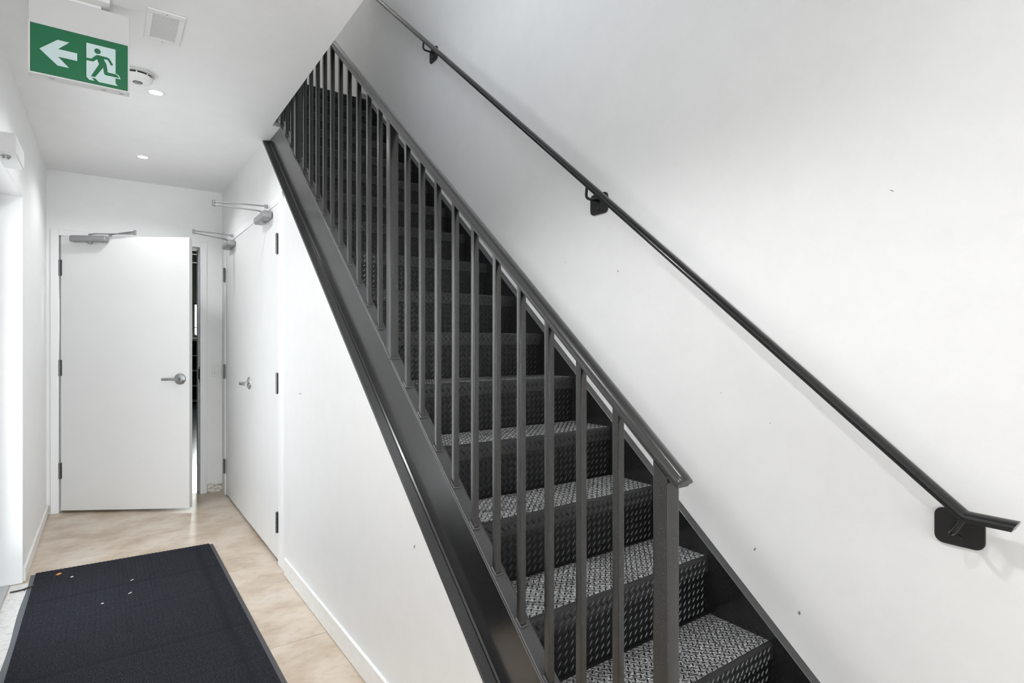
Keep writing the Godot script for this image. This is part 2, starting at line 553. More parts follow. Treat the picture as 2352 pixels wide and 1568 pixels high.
func lug_field(a: Geo, x0: float, x1: float, s0: float, s1: float, onto: Callable) -> void:
	var p := 0.0228
	var nx := int((x1 - x0) / p)
	var ns := int((s1 - s0) / p + 0.5)
	for i in nx:
		for j in ns:
			for k in 2:
				var px := x0 + (i + 0.3 + 0.5 * k) * p
				var ps := s0 + (j + 0.3 + 0.5 * k) * p
				if ps > s1 - 0.004: continue
				var f: Transform3D = onto.call(px, ps)
				lug_at(a, f * Transform3D(Basis(Vector3.UP, (0.87 if k == 0 else -0.87)), Vector3.ZERO), 0.0106, 0.0024, 0.0017)

func build_stair() -> void:
	var st := thing("staircase", Vector3.ZERO)
	tag(st, "black steel staircase with diamond plate treads and a square-bar balustrade", "staircase")
	var zt := -4.30
	# left stringer: a channel with its toes turned to the corridor
	var a := Geo.new()
	a.prism_x(slope_strip(-0.313, -0.645, zt), 0.8277, 0.8315)
	for q in [[-0.632, -0.621, -0.625], [-0.3265, -0.335, -0.331]]:
		var u: float = q[0]
		a.hexa([Vector3(0.8277, 0, u / T), Vector3(0.8215, 0, u / T), Vector3(0.8225, 0, q[2] / T), Vector3(0.8277, 0, q[1] / T),
			Vector3(0.8277, u - T * zt, zt), Vector3(0.8215, u - T * zt, zt), Vector3(0.8225, q[2] - T * zt, zt), Vector3(0.8277, q[1] - T * zt, zt)])
	var sl := put("stringer", a, M.steel, st)
	a = Geo.new()
	a.prism_x(slope_strip(-0.313, -0.3265, zt), 0.7925, 0.8277)
	put("flange", a, M.steel_dusty, sl)
	a = Geo.new()
	a.prism_x(slope_strip(-0.632, -0.645, zt), 0.792, 0.8277)
	put("flange", a, M.steel_dusty, sl)
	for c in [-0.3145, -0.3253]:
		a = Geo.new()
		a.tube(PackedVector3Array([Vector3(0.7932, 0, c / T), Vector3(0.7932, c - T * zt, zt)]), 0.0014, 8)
		put("worn_edge_highlight", a, M.edge, sl)  # thin tube painting the highlight along the worn toe
	# right stringer against the wall, toes to the wall
	a = Geo.new()
	a.prism_x(slope_strip(-0.366, -0.70, zt), XW, XW + 0.004)
	a.prism_x(slope_strip(-0.69, -0.70, zt), XW + 0.004, XR - 0.001)
	sl = put("stringer", a, M.steel, st)
	a = Geo.new()
	a.prism_x(slope_strip(-0.3658, -0.376, zt), XW + 0.0005, XR - 0.001)
	put("flange", a, M.steel_dusty, sl)
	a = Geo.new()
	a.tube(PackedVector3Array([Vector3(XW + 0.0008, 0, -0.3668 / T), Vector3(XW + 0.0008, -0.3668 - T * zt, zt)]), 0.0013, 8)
	put("worn_edge_highlight", a, M.edge, sl)  # the same painted highlight on the right flange edge

	# treads and risers, one mesh each shared by all the steps
	var xa := 0.832
	var xb := XW - 0.0005
	var pr := PackedVector2Array([Vector2(0, -0.05), Vector2(0, -0.011)])
	for i in range(1, 7):
		var t := PI * 0.5 * i / 6.0
		pr.append(Vector2(-0.011 + 0.011 * cos(t), -0.011 + 0.011 * sin(t)))
	pr.append_array([Vector2(-RUN - 0.012, 0), Vector2(-RUN - 0.012, -0.005), Vector2(-0.011, -0.005), Vector2(-0.006, -0.009), Vector2(-0.005, -0.05)])
	var tg := Geo.new()
	tg.prism_x(pr, xa, xb)
	var tread := tg.mesh(32.0)
	tg = Geo.new()
	tg.box(Vector3(xa + 0.001, 0.0, -RUN + 0.0068), Vector3(xb - 0.001, 0.0002, -0.0125))
	var worn := tg.mesh()
	var lg := Geo.new()
	lug_field(lg, xa + 0.004, xb - 0.004, 0.012, RUN - 0.002, func(x, s): return Transform3D(Basis(), Vector3(x, 0, -s)))
	lug_field(lg, xa + 0.004, xb - 0.004, -0.002, 0.038, func(x, s): return Transform3D(Vector3(1, 0, 0), Vector3(0, 0, 1), Vector3(0, -1, 0), Vector3(x, -0.011 - s, 0)))
	var tread_lugs := lg.mesh(50.0)
	var rg := Geo.new()
	rg.box(Vector3(xa, -RISE + 0.0005, -0.012), Vector3(xb, -0.006, -0.007))
	var riser := rg.mesh()
	lg = Geo.new()
	lug_field(lg, xa + 0.004, xb - 0.004, 0.053, RISE - 0.002, func(x, s): return Transform3D(Vector3(1, 0, 0), Vector3(0, 0, 1), Vector3(0, -1, 0), Vector3(x, -s, -0.007)))
	var riser_lugs := lg.mesh(50.0)
	for n in range(1, 18):
		var at := Vector3(0, RISE * n, -0.6984 - RUN * (n - 1))
		var o := put_mesh("riser", riser, M.riser, st)
		o.position = at
		put_mesh("raised_lugs", riser_lugs, M.lug, o).set_meta("kind", "stuff")
		o = put_mesh("tread", tread, M.nosing, st)
		o.position = at
		put_mesh("worn_surface", worn, M.tread, o)
		put_mesh("raised_lugs", tread_lugs, M.lug, o).set_meta("kind", "stuff")

	# posts and balusters stand on the left stringer and run up to the rail
	var bar := post_mesh(0.017, 0.0022)
	var post := post_mesh(0.0336, 0.004)
	var weld_bar := weld_mesh(0.017)
	var weld_post := weld_mesh(0.0336)
	for z in [-0.642, -1.8285, -3.0295, -4.225]:
		var o := put_mesh("newel_post", post, M.steel, st)
		o.position = Vector3(0.79, flange_y(-0.3125, z), z)
		put_mesh("weld", weld_post, M.weld, o)
	var zs := []
	for k in 10: zs.append(-0.7675 - k * 0.1056)
	for k in 10: zs.append(-1.951 - k * 0.1072)
	for k in 10: zs.append(-3.157 - k * 0.1062)
	for z in zs:
		var o := put_mesh("baluster", bar, M.steel, st)
		o.position = Vector3(0.80, flange_y(-0.3125, z), z)
		put_mesh("weld", weld_bar, M.weld, o)

	# moulded top rail
	a = Geo.new()
	var dz := Vector3(0, -T, 1).normalized()
	var up := Vector3(0, 1, T).normalized()
	var frames := []
	for q in [[-4.30, 1.0], [-0.634, 1.0], [-0.628, 0.97], [-0.6245, 0.88]]:
		var z: float = q[0]
		var s: float = q[1]
		frames.append(Transform3D(Vector3(1, 0, 0) * s, up * s, dz, Vector3(0.808, 0.4965 - T * z, z) + up * 0.010 * (1.0 - s)))
	a.sweep(rail_profile(), frames)
	put("handrail", a, M.rail, st, 28.0)

func rail_profile() -> PackedVector2Array:
	var half := [Vector2(0.0165, 0), Vector2(0.0165, 0.007), Vector2(0.0205, 0.007), Vector2(0.0222, 0.0082), Vector2(0.0227, 0.0102), Vector2(0.0220, 0.0125),
		Vector2(0.0200, 0.0138), Vector2(0.0180, 0.0146), Vector2(0.0158, 0.0165), Vector2(0.0128, 0.0190), Vector2(0.0090, 0.0210), Vector2(0.0045, 0.0222)]
	var p := PackedVector2Array()
	for h in half: p.append(h)
	p.append(Vector2(0, 0.0226))
	for i in range(half.size() - 1, -1, -1): p.append(Vector2(-half[i].x, half[i].y))
	return p

func post_mesh(s: float, c: float) -> ArrayMesh:
	# near left corner at the origin; foot and head are cut along the slope
	var a := Geo.new()
	var ring := [Vector2(c, 0), Vector2(s - c, 0), Vector2(s - c * 0.3, -c * 0.3), Vector2(s, -c), Vector2(s, -s + c), Vector2(s - c * 0.3, -s + c * 0.3), Vector2(s - c, -s), Vector2(c, -s), Vector2(c * 0.3, -s + c * 0.3), Vector2(0, -s + c), Vector2(0, -c), Vector2(c * 0.3, -c * 0.3)]
	var h := 0.81
	for i in ring.size():
		var p: Vector2 = ring[i]
		var q: Vector2 = ring[(i + 1) % ring.size()]
		a.quad(Vector3(p.x, -T * p.y, p.y), Vector3(q.x, -T * q.y, q.y), Vector3(q.x, h - T * q.y, q.y), Vector3(p.x, h - T * p.y, p.y))
		if i > 0 and i < ring.size() - 1:
			var o: Vector2 = ring[0]
			a.tri(Vector3(o.x, h - T * o.y, o.y), Vector3(p.x, h - T * p.y, p.y), Vector3(q.x, h - T * q.y, q.y))
			a.tri(Vector3(o.x, -T * o.y, o.y), Vector3(q.x, -T * q.y, q.y), Vector3(p.x, -T * p.y, p.y))
	a.fix_about(0, Vector3(s * 0.5, 0.4, -s * 0.5))
	return a.mesh(30.0)

func weld_mesh(s: float) -> ArrayMesh:
	var a := Geo.new()
	var up := Vector3(0, 1, T).normalized()
	var pts := PackedVector3Array()
	for q in [Vector2(-0.001, -s), Vector2(-0.001, -s * 0.5), Vector2(-0.001, 0.001), Vector2(s * 0.5, 0.002), Vector2(s + 0.001, 0.001)]:
		pts.append(Vector3(q.x, -T * q.y, q.y) + up * 0.0005)
	a.tube(pts, 0.0032, 7)
	return a.mesh(60.0)


func build_wall_handrail() -> void:
	var hr := thing("wall_handrail", Vector3.ZERO)
	tag(hr, "thin black metal handrail climbing the pale stairwell wall on brackets", "handrail")
	var a := Geo.new()
	var dz := Vector3(0, -T, 1).normalized()
	var up := Vector3(0, 1, T).normalized()
	var frames := []
	frames.append(Transform3D(Vector3(1, 0, 0), up, dz, Vector3(1.58, 0.49 + T * 4.12, -4.12)))
	var zb := -0.449
	var yb := 0.49 - T * zb
	for k in 5:
		var t := k / 4.0
		var ang := atan(T) * (1.0 - t)
		var d := Vector3(0, -sin(ang), cos(ang))
		var u := Vector3(0, cos(ang), sin(ang))
		var w := (t - 0.5) * 0.022
		var at := Vector3(1.58, yb, zb) + (dz * w if w < 0.0 else Vector3(0, 0, 1) * w) + Vector3(0, 0.0018 * (1.0 - absf(2.0 * t - 1.0)), 0)
		frames.append(Transform3D(Vector3(1, 0, 0), u, d, at))
	frames.append(Transform3D(Vector3(1, 0, 0), Vector3(0, 1, 0.5), Vector3(0, 0, 1), Vector3(1.58, yb, -0.362)))
	a.sweep(rail_profile(), frames)
	put("rail", a, M.rail_black, hr, 28.0)
	for z in [-0.476, -1.687, -3.14]:
		var yr: float = 0.49 - T * z
		var yp := yr - 0.060
		var p := PackedVector2Array()
		for c in [[1, 1], [-1, 1], [-1, -1], [1, -1]]:
			for i in 6:
				var t: float = atan2(c[1], c[0]) - PI / 4 + PI / 2 * i / 5.0
				p.append(Vector2(z + c[0] * 0.030 + cos(t) * 0.019, yp + c[1] * 0.0235 + sin(t) * 0.019))
		a = Geo.new()
		a.prism_x(p, XR - 0.007, XR)
		var pl := put("bracket", a, M.plate_black, hr, 28.0)
		a = Geo.new()
		var y1 := yp + 0.012
		if z > -1.0:
			a.tube(PackedVector3Array([Vector3(XR - 0.007, y1, z), Vector3(1.60, y1 - 0.008, z + 0.002), Vector3(1.584, y1 - 0.010, z + 0.003), Vector3(1.576, y1 - 0.008, z + 0.006), Vector3(1.573, y1 - 0.003, z + 0.011), Vector3(1.577, 0.869, -0.447)]), 0.0058, 12)
		else:
			a.tube(PackedVector3Array([Vector3(XR - 0.007, y1, z), Vector3(1.598, y1 - 0.001, z), Vector3(1.585, y1, z), Vector3(1.577, y1 + 0.005, z), Vector3(1.574, y1 + 0.013, z), Vector3(1.578, yr + 0.003, z)]), 0.0058, 12)
		put("bracket_arm", a, M.rail_black, pl, 40.0)
		a = Geo.new()
		a.lathe(PackedVector2Array([Vector2(0, 0), Vector2(0.0095, 0), Vector2(0.0095, 0.003), Vector2(0, 0.0036)]), 14, Transform3D(Basis(Vector3(0, 0, 1), PI / 2), Vector3(XR - 0.007, y1, z)))
		put("weld", a, M.rail_black, pl)
		a = Geo.new()
		a.lathe(PackedVector2Array([Vector2(0, 0), Vector2(0.0075, 0), Vector2(0.0075, 0.004), Vector2(0.006, 0.005), Vector2(0, 0.005)]), 6, Transform3D(Basis(Vector3(0, 0, 1), PI / 2), Vector3(XR - 0.007, yp - 0.021, z)))
		put("bolt", a, M.rail_black, pl)


# ---------------------------------------------------------------- doors
func hinge(parent: Node3D, x: Transform3D) -> void:
	# butt hinge seen from the knuckle side; knuckle axis at the origin, running up y
	var a := Geo.new()
	for k in 5:
		var y := -0.0585 + k * 0.0236
		a.lathe(PackedVector2Array([Vector2(0, y), Vector2(0.0068, y), Vector2(0.0072, y + 0.001), Vector2(0.0072, y + 0.0212), Vector2(0.0068, y + 0.0222), Vector2(0, y + 0.0222)]), 12)
	a.lathe(PackedVector2Array([Vector2(0, -0.061), Vector2(0.0052, -0.060), Vector2(0.0052, 0.060), Vector2(0, 0.0615)]), 10)
	a.box(Vector3(-0.013, -0.0585, -0.0075), Vector3(0.013, 0.0585, -0.0045))
	var o := put("hinge", a, M.hinge, parent, 30.0)
	o.transform = x

func closer(parent: Node3D, x: Transform3D, elbow: Vector3, shoe: Vector3, spindle_x := 0.14) -> void:
	# local: +x along the door, +y up, +z out of the door face; body from x = 0 to 0.27
	var o := Node3D.new()
	o.name = numbered("door_closer", parent)
	o.transform = x
	parent.add_child(o, true)
	var a := Geo.new()
	a.cbox(Vector3(0, -0.022, 0), Vector3(0.255, 0.024, 0.058), 0.009)
	put("body", a, M.alu_paint, o, 50.0)
	a = Geo.new()
	a.lathe(PackedVector2Array([Vector2(0, -0.036), Vector2(0.013, -0.036), Vector2(0.016, -0.032), Vector2(0.016, -0.02), Vector2(0, -0.02)]), 18, Transform3D(Basis(), Vector3(spindle_x, 0, 0.031)))
	put("adjuster", a, M.alu_paint, o)
	var sp := Vector3(spindle_x, 0.034, 0.031)
	a = Geo.new()
	a.lathe(PackedVector2Array([Vector2(0, 0.024), Vector2(0.011, 0.024), Vector2(0.011, 0.036), Vector2(0.008, 0.040), Vector2(0, 0.040)]), 16, Transform3D(Basis(), Vector3(spindle_x, 0, 0.031)))
	flat_bar(a, sp, sp + (elbow - sp) * 0.12 + Vector3(0, 0.004, 0), 0.018, 0.006)
	flat_bar(a, sp + (elbow - sp) * 0.1 + Vector3(0, 0.004, 0), elbow + Vector3(0, -0.004, 0), 0.017, 0.006)
	a.lathe(PackedVector2Array([Vector2(0, -0.012), Vector2(0.009, -0.012), Vector2(0.009, 0.020), Vector2(0.006, 0.023), Vector2(0, 0.023)]), 14, Transform3D(Basis(), elbow))
	put("arm", a, M.satin, o, 40.0)
	a = Geo.new()
	flat_bar(a, elbow + Vector3(0, 0.012, 0), elbow.lerp(shoe, 0.62) + Vector3(0, 0.008, 0), 0.016, 0.006)
	a.tube(PackedVector3Array([elbow.lerp(shoe, 0.55) + Vector3(0, 0.009, 0), shoe + Vector3(0, 0.002, 0)]), 0.0042, 10)
	a.lathe(PackedVector2Array([Vector2(0, -0.010), Vector2(0.010, -0.010), Vector2(0.010, 0.010), Vector2(0, 0.012)]), 14, Transform3D(Basis(), shoe))
	put("forearm", a, M.satin, o, 40.0)

func flat_bar(a: Geo, p: Vector3, q: Vector3, w: float, h: float) -> void:
	var d := (q - p).normalized()
	var side := d.cross(Vector3.UP).normalized()
	var up := side.cross(d)
	a.sweep(PackedVector2Array([Vector2(-w, -h) * 0.5, Vector2(w, -h) * 0.5, Vector2(w, h) * 0.5, Vector2(-w, h) * 0.5]), [Transform3D(side, up, d, p), Transform3D(side, up, d, q)])

func lever(parent: Node3D, x: Transform3D, thumb := false) -> void:
	# local: rose at the origin in the xy plane facing +z, lever pointing along -x
	var a := Geo.new()
	var face_up := Transform3D(Basis(Vector3(1, 0, 0), PI / 2), Vector3.ZERO)
	a.lathe(PackedVector2Array([Vector2(0, 0), Vector2(0.042, 0), Vector2(0.042, 0.004), Vector2(0.038, 0.009), Vector2(0.026, 0.014), Vector2(0.016, 0.018), Vector2(0, 0.018)]), 36, face_up)
	var o := put("lever_handle", a, M.satin if not thumb else M.chrome, parent, 40.0)
	o.transform = x
	a = Geo.new()
	a.lathe(PackedVector2Array([Vector2(0, 0.017), Vector2(0.0125, 0.017), Vector2(0.0125, 0.052), Vector2(0.010, 0.058), Vector2(0, 0.058)]), 20, face_up)
	var f := []
	for q in [[0.004, 0.0, 0.049], [-0.012, 0.0, 0.051], [-0.05, 0.0005, 0.05], [-0.095, -0.001, 0.047], [-0.112, -0.0015, 0.045]]:
		f.append(Transform3D(Vector3(0, 0, 1), Vector3(0, 1, 0), Vector3(-1, 0, 0), Vector3(q[0], q[1], q[2])))
	var p := PackedVector2Array()
	for i in 12: p.append(Vector2(cos(TAU * i / 12) * 0.0058, sin(TAU * i / 12) * 0.0098))
	a.sweep(p, f)
	put("lever", a, M.satin if not thumb else M.chrome, o, 40.0)
	if thumb:
		a = Geo.new()
		a.lathe(PackedVector2Array([Vector2(0, 0.058), Vector2(0.010, 0.058), Vector2(0.010, 0.066), Vector2(0, 0.067)]), 18, face_up)
		put("lock_cylinder", a, M.hinge, o)


func build_back_door() -> void:
	var d := thing("door_1")
	struct(d, "white flush door standing half open at the end of the corridor", "door")
	# steel frame: two jambs and a head, with stops
	var a := Geo.new()
	var zf := ZB + 0.012
	var zb := ZB - 0.18
	a.cbox(Vector3(-0.341, 0.001, zb), Vector3(-0.292, 2.098, zf), 0.002)
	a.cbox(Vector3(0.627, 0.001, zb), Vector3(0.677, 2.098, zf), 0.002)
	a.cbox(Vector3(-0.2925, 2.053, zb), Vector3(0.6275, 2.098, zf), 0.002)
	a.box(Vector3(-0.292, 0.001, zb + 0.01), Vector3(-0.282, 2.053, ZB - 0.06))
	a.box(Vector3(0.623, 0.001, zb + 0.01), Vector3(0.627, 2.053, ZB - 0.06))
	a.box(Vector3(-0.282, 2.043, zb + 0.01), Vector3(0.623, 2.053, ZB - 0.06))
	put("door_frame", a, M.frame, d)
	a = Geo.new()
	a.box(Vector3(0.6255, 0.93, ZB - 0.03), Vector3(0.6272, 1.06, ZB + 0.006))
	a.box(Vector3(0.621, 0.955, ZB - 0.055), Vector3(0.6265, 1.04, ZB - 0.02))
	put("strike_plate", a, M.dark, d)
	# the leaf turns on a pivot of its own
	var leaf := Node3D.new()
	leaf.name = "leaf"
	leaf.position = Vector3(-0.285, 0, ZB + 0.003)
	leaf.rotation_degrees.y = -31.85
	d.add_child(leaf)
	# keep every piece at part or sub-part depth: the panel is the part
	d.remove_child(leaf)
	var lx := leaf.transform
	leaf.free()
	a = Geo.new()
	a.cbox(Vector3(0.004, 0.02, -0.045), Vector3(0.923, 2.05, 0.0), 0.0015)
	var panel := put("door_leaf", a, M.door, d)
	panel.transform = lx
	closer(panel, Transform3D(Basis(), Vector3(0.097, 2.024, 0.0)), Vector3(0.437, 0.050, 0.006), Vector3(0.168, 0.062, -0.145), 0.135)
	lever(panel, Transform3D(Basis(), Vector3(0.857, 0.99, 0.0)))
	for y in [1.815, 1.075, 0.315]:
		hinge(panel, Transform3D(Basis(), Vector3(0.0, y, 0.007)))


func build_cupboard_doors() -> void:
	var d := thing("door_2")
	struct(d, "pair of white flush doors in the wall under the stair, both shut", "door")
	var a := Geo.new()
	# frame flush with the wall
	a.cbox(Vector3(XS - 0.003, 0.001, -3.395), Vector3(0.86, 2.06, -3.32), 0.002)
	a.cbox(Vector3(XS - 0.001, 0.001, -3.32), Vector3(0.86, 2.06, -3.276), 0.002)
	a.cbox(Vector3(XS - 0.003, 0.001, -5.234), Vector3(0.86, 2.06, -5.187), 0.002)
	a.prism_x(PackedVector2Array([Vector2(-5.234, 2.06), Vector2(-5.234, 2.104), Vector2(-3.32, 2.104), Vector2(-3.276, 2.06)]), XS - 0.0006, 0.86)
	put("door_frame", a, M.frame, d)
	var basis := Basis(Vector3(0, 0, -1), Vector3(0, 1, 0), Vector3(-1, 0, 0))   # local x runs into the corridor's depth, z out of the wall
	a = Geo.new()
	a.cbox(Vector3(0.0, 0.025, -0.044), Vector3(0.866, 2.0575, 0.0), 0.001)
	var near := put("door_leaf", a, M.door, d)
	near.transform = Transform3D(basis, Vector3(XS + 0.0, 0, -3.399))
	closer(near, Transform3D(basis.orthonormalized(), Vector3(0, 0, 0)).affine_inverse() * Transform3D(basis, Vector3.ZERO) * Transform3D(Basis(), Vector3(0.126, 2.014, 0.0)), Vector3(0.135, 0.050, 0.293), Vector3(0.08, 0.062, 0.02), 0.115)
	lever(near, Transform3D(Basis(Vector3(1, 0, 0), Vector3(0, 1, 0), Vector3(0, 0, 1)), Vector3(0.80, 0.985, 0.0)), true)
	for y in [1.826, 1.032, 0.242]:
		hinge(near, Transform3D(Basis(), Vector3(-0.002, y, 0.0085)))
	a = Geo.new()
	a.cbox(Vector3(0.0, 0.018, -0.044), Vector3(0.912, 2.0575, -0.003), 0.001)
	var far := put("door_leaf", a, M.door, d)
	far.transform = Transform3D(basis, Vector3(XS + 0.0, 0, -4.269))
	closer(far, Transform3D(Basis(), Vector3(0.46, 2.018, -0.003)), Vector3(-0.02, 0.048, 0.285), Vector3(0.05, 0.062, 0.02), 0.12)
	for y in [1.818, 1.023, 0.242]:
		hinge(far, Transform3D(Basis(), Vector3(0.9145, y, 0.0095)))


func build_entrance() -> void:
	var d := thing("door_3")
	struct(d, "entrance doorway in the left wall with a bright white jamb", "door")
	var a := Geo.new()
	a.cbox(Vector3(-0.53, 0.001, -3.93), Vector3(XL + 0.003, 2.045, -3.912), 0.002)
	a.cbox(Vector3(-0.53, 0.001, -2.998), Vector3(XL + 0.003, 2.045, -2.98), 0.002)
	a.cbox(Vector3(-0.53, 2.028, -3.9125), Vector3(XL + 0.003, 2.045, -2.9975), 0.002)
	put("door_frame", a, M.frame, d)
	a = Geo.new()
	for q in [[0.03, -3.908, 2.02, -3.82], [0.03, -3.09, 2.02, -3.002], [0.03, -3.82, 0.2, -3.09], [1.93, -3.82, 2.02, -3.09]]:
		a.box(Vector3(-0.51, q[0], q[1]), Vector3(-0.466, q[2], q[3]))
	var leaf := put("door_leaf", a, M.frame, d)
	a = Geo.new()
	a.box(Vector3(-0.491, 0.2, -3.82), Vector3(-0.485, 1.93, -3.09))
	put("pane", a, M.glass, leaf)
	# closer on the frame head
	a = Geo.new()
	a.cbox(Vector3(XL + 0.0005, 2.022, -3.272), Vector3(-0.298, 2.098, -2.985), 0.003)
	var c := put("door_closer", a, M.plastic_dim, d)
	a = Geo.new()
	a.lathe(PackedVector2Array([Vector2(0, 2.008), Vector2(0.012, 2.008), Vector2(0.012, 2.014), Vector2(0.017, 2.015), Vector2(0.017, 2.019), Vector2(0.013, 2.0195), Vector2(0.013, 2.022), Vector2(0, 2.022)]), 18, Transform3D(Basis(), Vector3(-0.336, 0, -3.06)))
	put("spindle", a, M.chrome, c)
	# threshold; its strip carries the daylight whitening in its colour
	var th := thing("trim_1")
	struct(th, "pale concrete threshold strip in the entrance doorway, daylight put into its colour", "threshold")
	a = Geo.new()
	a.box(Vector3(-0.41, 0.0, -3.90), Vector3(-0.30, 0.0012, -2.0))
	put("strip", a, M.concrete, th)
	a = Geo.new()
	a.cbox(Vector3(-0.53, 0.0, -3.911), Vector3(-0.414, 0.007, -2.999), 0.002)
	put("sill", a, M.sill, th)


func build_far_room() -> void:
	# the room behind the half-open door
	var z1 := -13.5
	var a := Geo.new()
	a.box(Vector3(-1.2, -0.12, z1 - 0.1), Vector3(4.2, -0.002, -5.41))
	struct(put("floor_far", a, M.far_floor), "shiny blue-grey floor of the room beyond the half-open door", "floor")
	a = Geo.new()
	a.box(Vector3(-1.2, 3.05, z1 - 0.1), Vector3(4.2, 3.15, ZB - 0.12))
	for k in 6:
		a.box(Vector3(-1.2, 2.8, -6.6 - k * 1.2), Vector3(4.2, 3.05, -6.45 - k * 1.2))
	struct(put("ceiling_far", a, M.far_wall), "dim beamed ceiling of the room beyond the door", "ceiling")
	a = Geo.new()
	a.box(Vector3(-1.2, -0.002, z1 - 0.1), Vector3(1.46, 3.05, z1))
	a.box(Vector3(1.46, -0.002, z1 - 0.1), Vector3(2.96, 1.36, z1))
	a.box(Vector3(1.46, 2.08, z1 - 0.1), Vector3(2.96, 3.05, z1))
	a.box(Vector3(2.96, -0.002, z1 - 0.1), Vector3(4.2, 3.05, z1))
	struct(put("wall_far", a, M.far_wall), "grey wall with a window at the end of the far room", "wall")
	a = Geo.new()
	a.box(Vector3(-1.3, -0.002, z1), Vector3(-1.2, 3.05, ZB - 0.12))
	a.box(Vector3(4.2, -0.002, z1), Vector3(4.3, 3.05, ZB - 0.12))
	a.box(Vector3(-1.2, -0.002, ZB - 0.22), Vector3(-0.525, 3.05, ZB - 0.12))
	a.box(Vector3(0.86, -0.002, ZB - 0.22), Vector3(4.2, 3.05, ZB - 0.12))
	a.box(Vector3(-0.525, CEIL, ZB - 0.22), Vector3(0.86, 3.05, ZB - 0.12))
	struct(put("wall_far_side", a, M.far_wall), "grey side walls of the room beyond the door", "wall")
	var w := thing("window_2")
	struct(w, "sunlit window seen through the gap of the half-open door", "window")
	a = Geo.new()
	for q in [[1.46, 1.36, 2.96, 1.40], [1.46, 2.04, 2.96, 2.08], [1.46, 1.40, 1.485, 2.04], [2.935, 1.40, 2.96, 2.04], [2.19, 1.40, 2.23, 2.04], [1.46, 1.555, 2.96, 1.57]]:
		a.box(Vector3(q[0], q[1], z1 - 0.07), Vector3(q[2], q[3], z1 - 0.02))
	put("frame", a, M.wood_dark, w)
	a = Geo.new()
	a.box(Vector3(1.485, 1.40, z1 - 0.05), Vector3(2.935, 2.04, z1 - 0.045))
	put("pane", a, M.glass, w)
	var sh := thing("shelf_unit", Vector3(1.55, 0, z1 + 0.2))
	tag(sh, "low white shelf unit under the far window", "shelf")
	a = Geo.new()
	a.box(Vector3(-0.7, 0, -0.18), Vector3(0.7, 1.3, -0.16))
	put("back_panel", a, M.wood_dark, sh)
	for x in [-0.7, -0.33, 0.02, 0.36, 0.68]:
		a = Geo.new()
		a.box(Vector3(x, 0, -0.16), Vector3(x + 0.02, 1.28, 0.12))
		put("side_panel", a, M.plastic_dim, sh)
	for y in [0.04, 0.35, 0.66, 0.97, 1.28]:
		a = Geo.new()
		a.box(Vector3(-0.7, y, -0.16), Vector3(0.7, y + 0.02, 0.125))
		put("shelf_board", a, M.plastic_dim, sh)
	# shrub outside the far window
	var rng := RandomNumberGenerator.new()
	rng.seed = 7
	a = Geo.new()
	for i in 3200:
		var p := Vector3(rng.randf_range(1.0, 2.9), rng.randf_range(0.75, 1.6) , rng.randf_range(-15.6, -14.9))
		if p.y > 1.42 + 0.10 * sin(p.x * 7.0) + rng.randf() * 0.12: continue
		var b := Basis.from_euler(Vector3(rng.randf() * TAU, rng.randf() * TAU, rng.randf() * TAU))
		var l := rng.randf_range(0.03, 0.06)
		a.quad(p + b * Vector3(-l, 0, 0), p + b * Vector3(0, 0, -l * 0.4), p + b * Vector3(l, 0.01, 0), p + b * Vector3(0, 0, l * 0.4))
	var bush := thing("shrub", Vector3.ZERO)
	tag(bush, "green leafy shrub outside the far window", "shrub")
	put("foliage", a, M.leaf, bush).set_meta("kind", "stuff")
	a = Geo.new()
	for k in 7:
		var x := 1.0 + k * 0.38
		a.tube(PackedVector3Array([Vector3(x, -0.05, -15.2), Vector3(x + 0.05, 0.7, -15.25), Vector3(x - 0.03, 1.3, -15.2)]), 0.012, 6)
	put("stem", a, M.twig, bush)
	a = Geo.new()
	a.box(Vector3(-30, -0.2, -40), Vector3(30, -0.13, 30))
	struct(put("ground", a, M.ground), "pale pavement outside the building", "ground")


# ---------------------------------------------------------------- ceiling fittings
func downlight(x: float, z: float, power: float, label: String) -> void:
	var o := thing("downlight", Vector3(x, CEIL, z))
	tag(o, label, "ceiling light", "recessed downlights of the corridor")
	var a := Geo.new()
	a.lathe(PackedVector2Array([Vector2(0.028, 0.0), Vector2(0.041, 0.0), Vector2(0.040, -0.0022), Vector2(0.036, -0.0035), Vector2(0.031, -0.003), Vector2(0.028, 0.0)]), 40)
	put("trim_ring", a, M.plastic, o, 40.0)
	a = Geo.new()
	a.lathe(PackedVector2Array([Vector2(0, -0.0002), Vector2(0.0285, -0.0002), Vector2(0.0285, -0.002), Vector2(0, -0.0035)]), 32)
	put("lens", a, M.lens, o, 40.0)
	var l := SpotLight3D.new()
	l.name = "lamp"
	l.position = Vector3(0, -0.02, 0)
	l.rotation_degrees.x = -90
	l.spot_angle = 73
	l.spot_angle_attenuation = 0.5
	l.light_energy = power
	l.light_size = 0.05
	l.spot_range = 12.0
	l.spot_attenuation = 2.0
	l.light_color = Color(0.985, 0.99, 1.0)
	l.shadow_enabled = true
	o.add_child(l)

func poly(n: Array) -> PackedVector2Array:
	var p := PackedVector2Array()
	for i in range(0, n.size(), 2): p.append(Vector2(n[i], n[i + 1]))
	return p

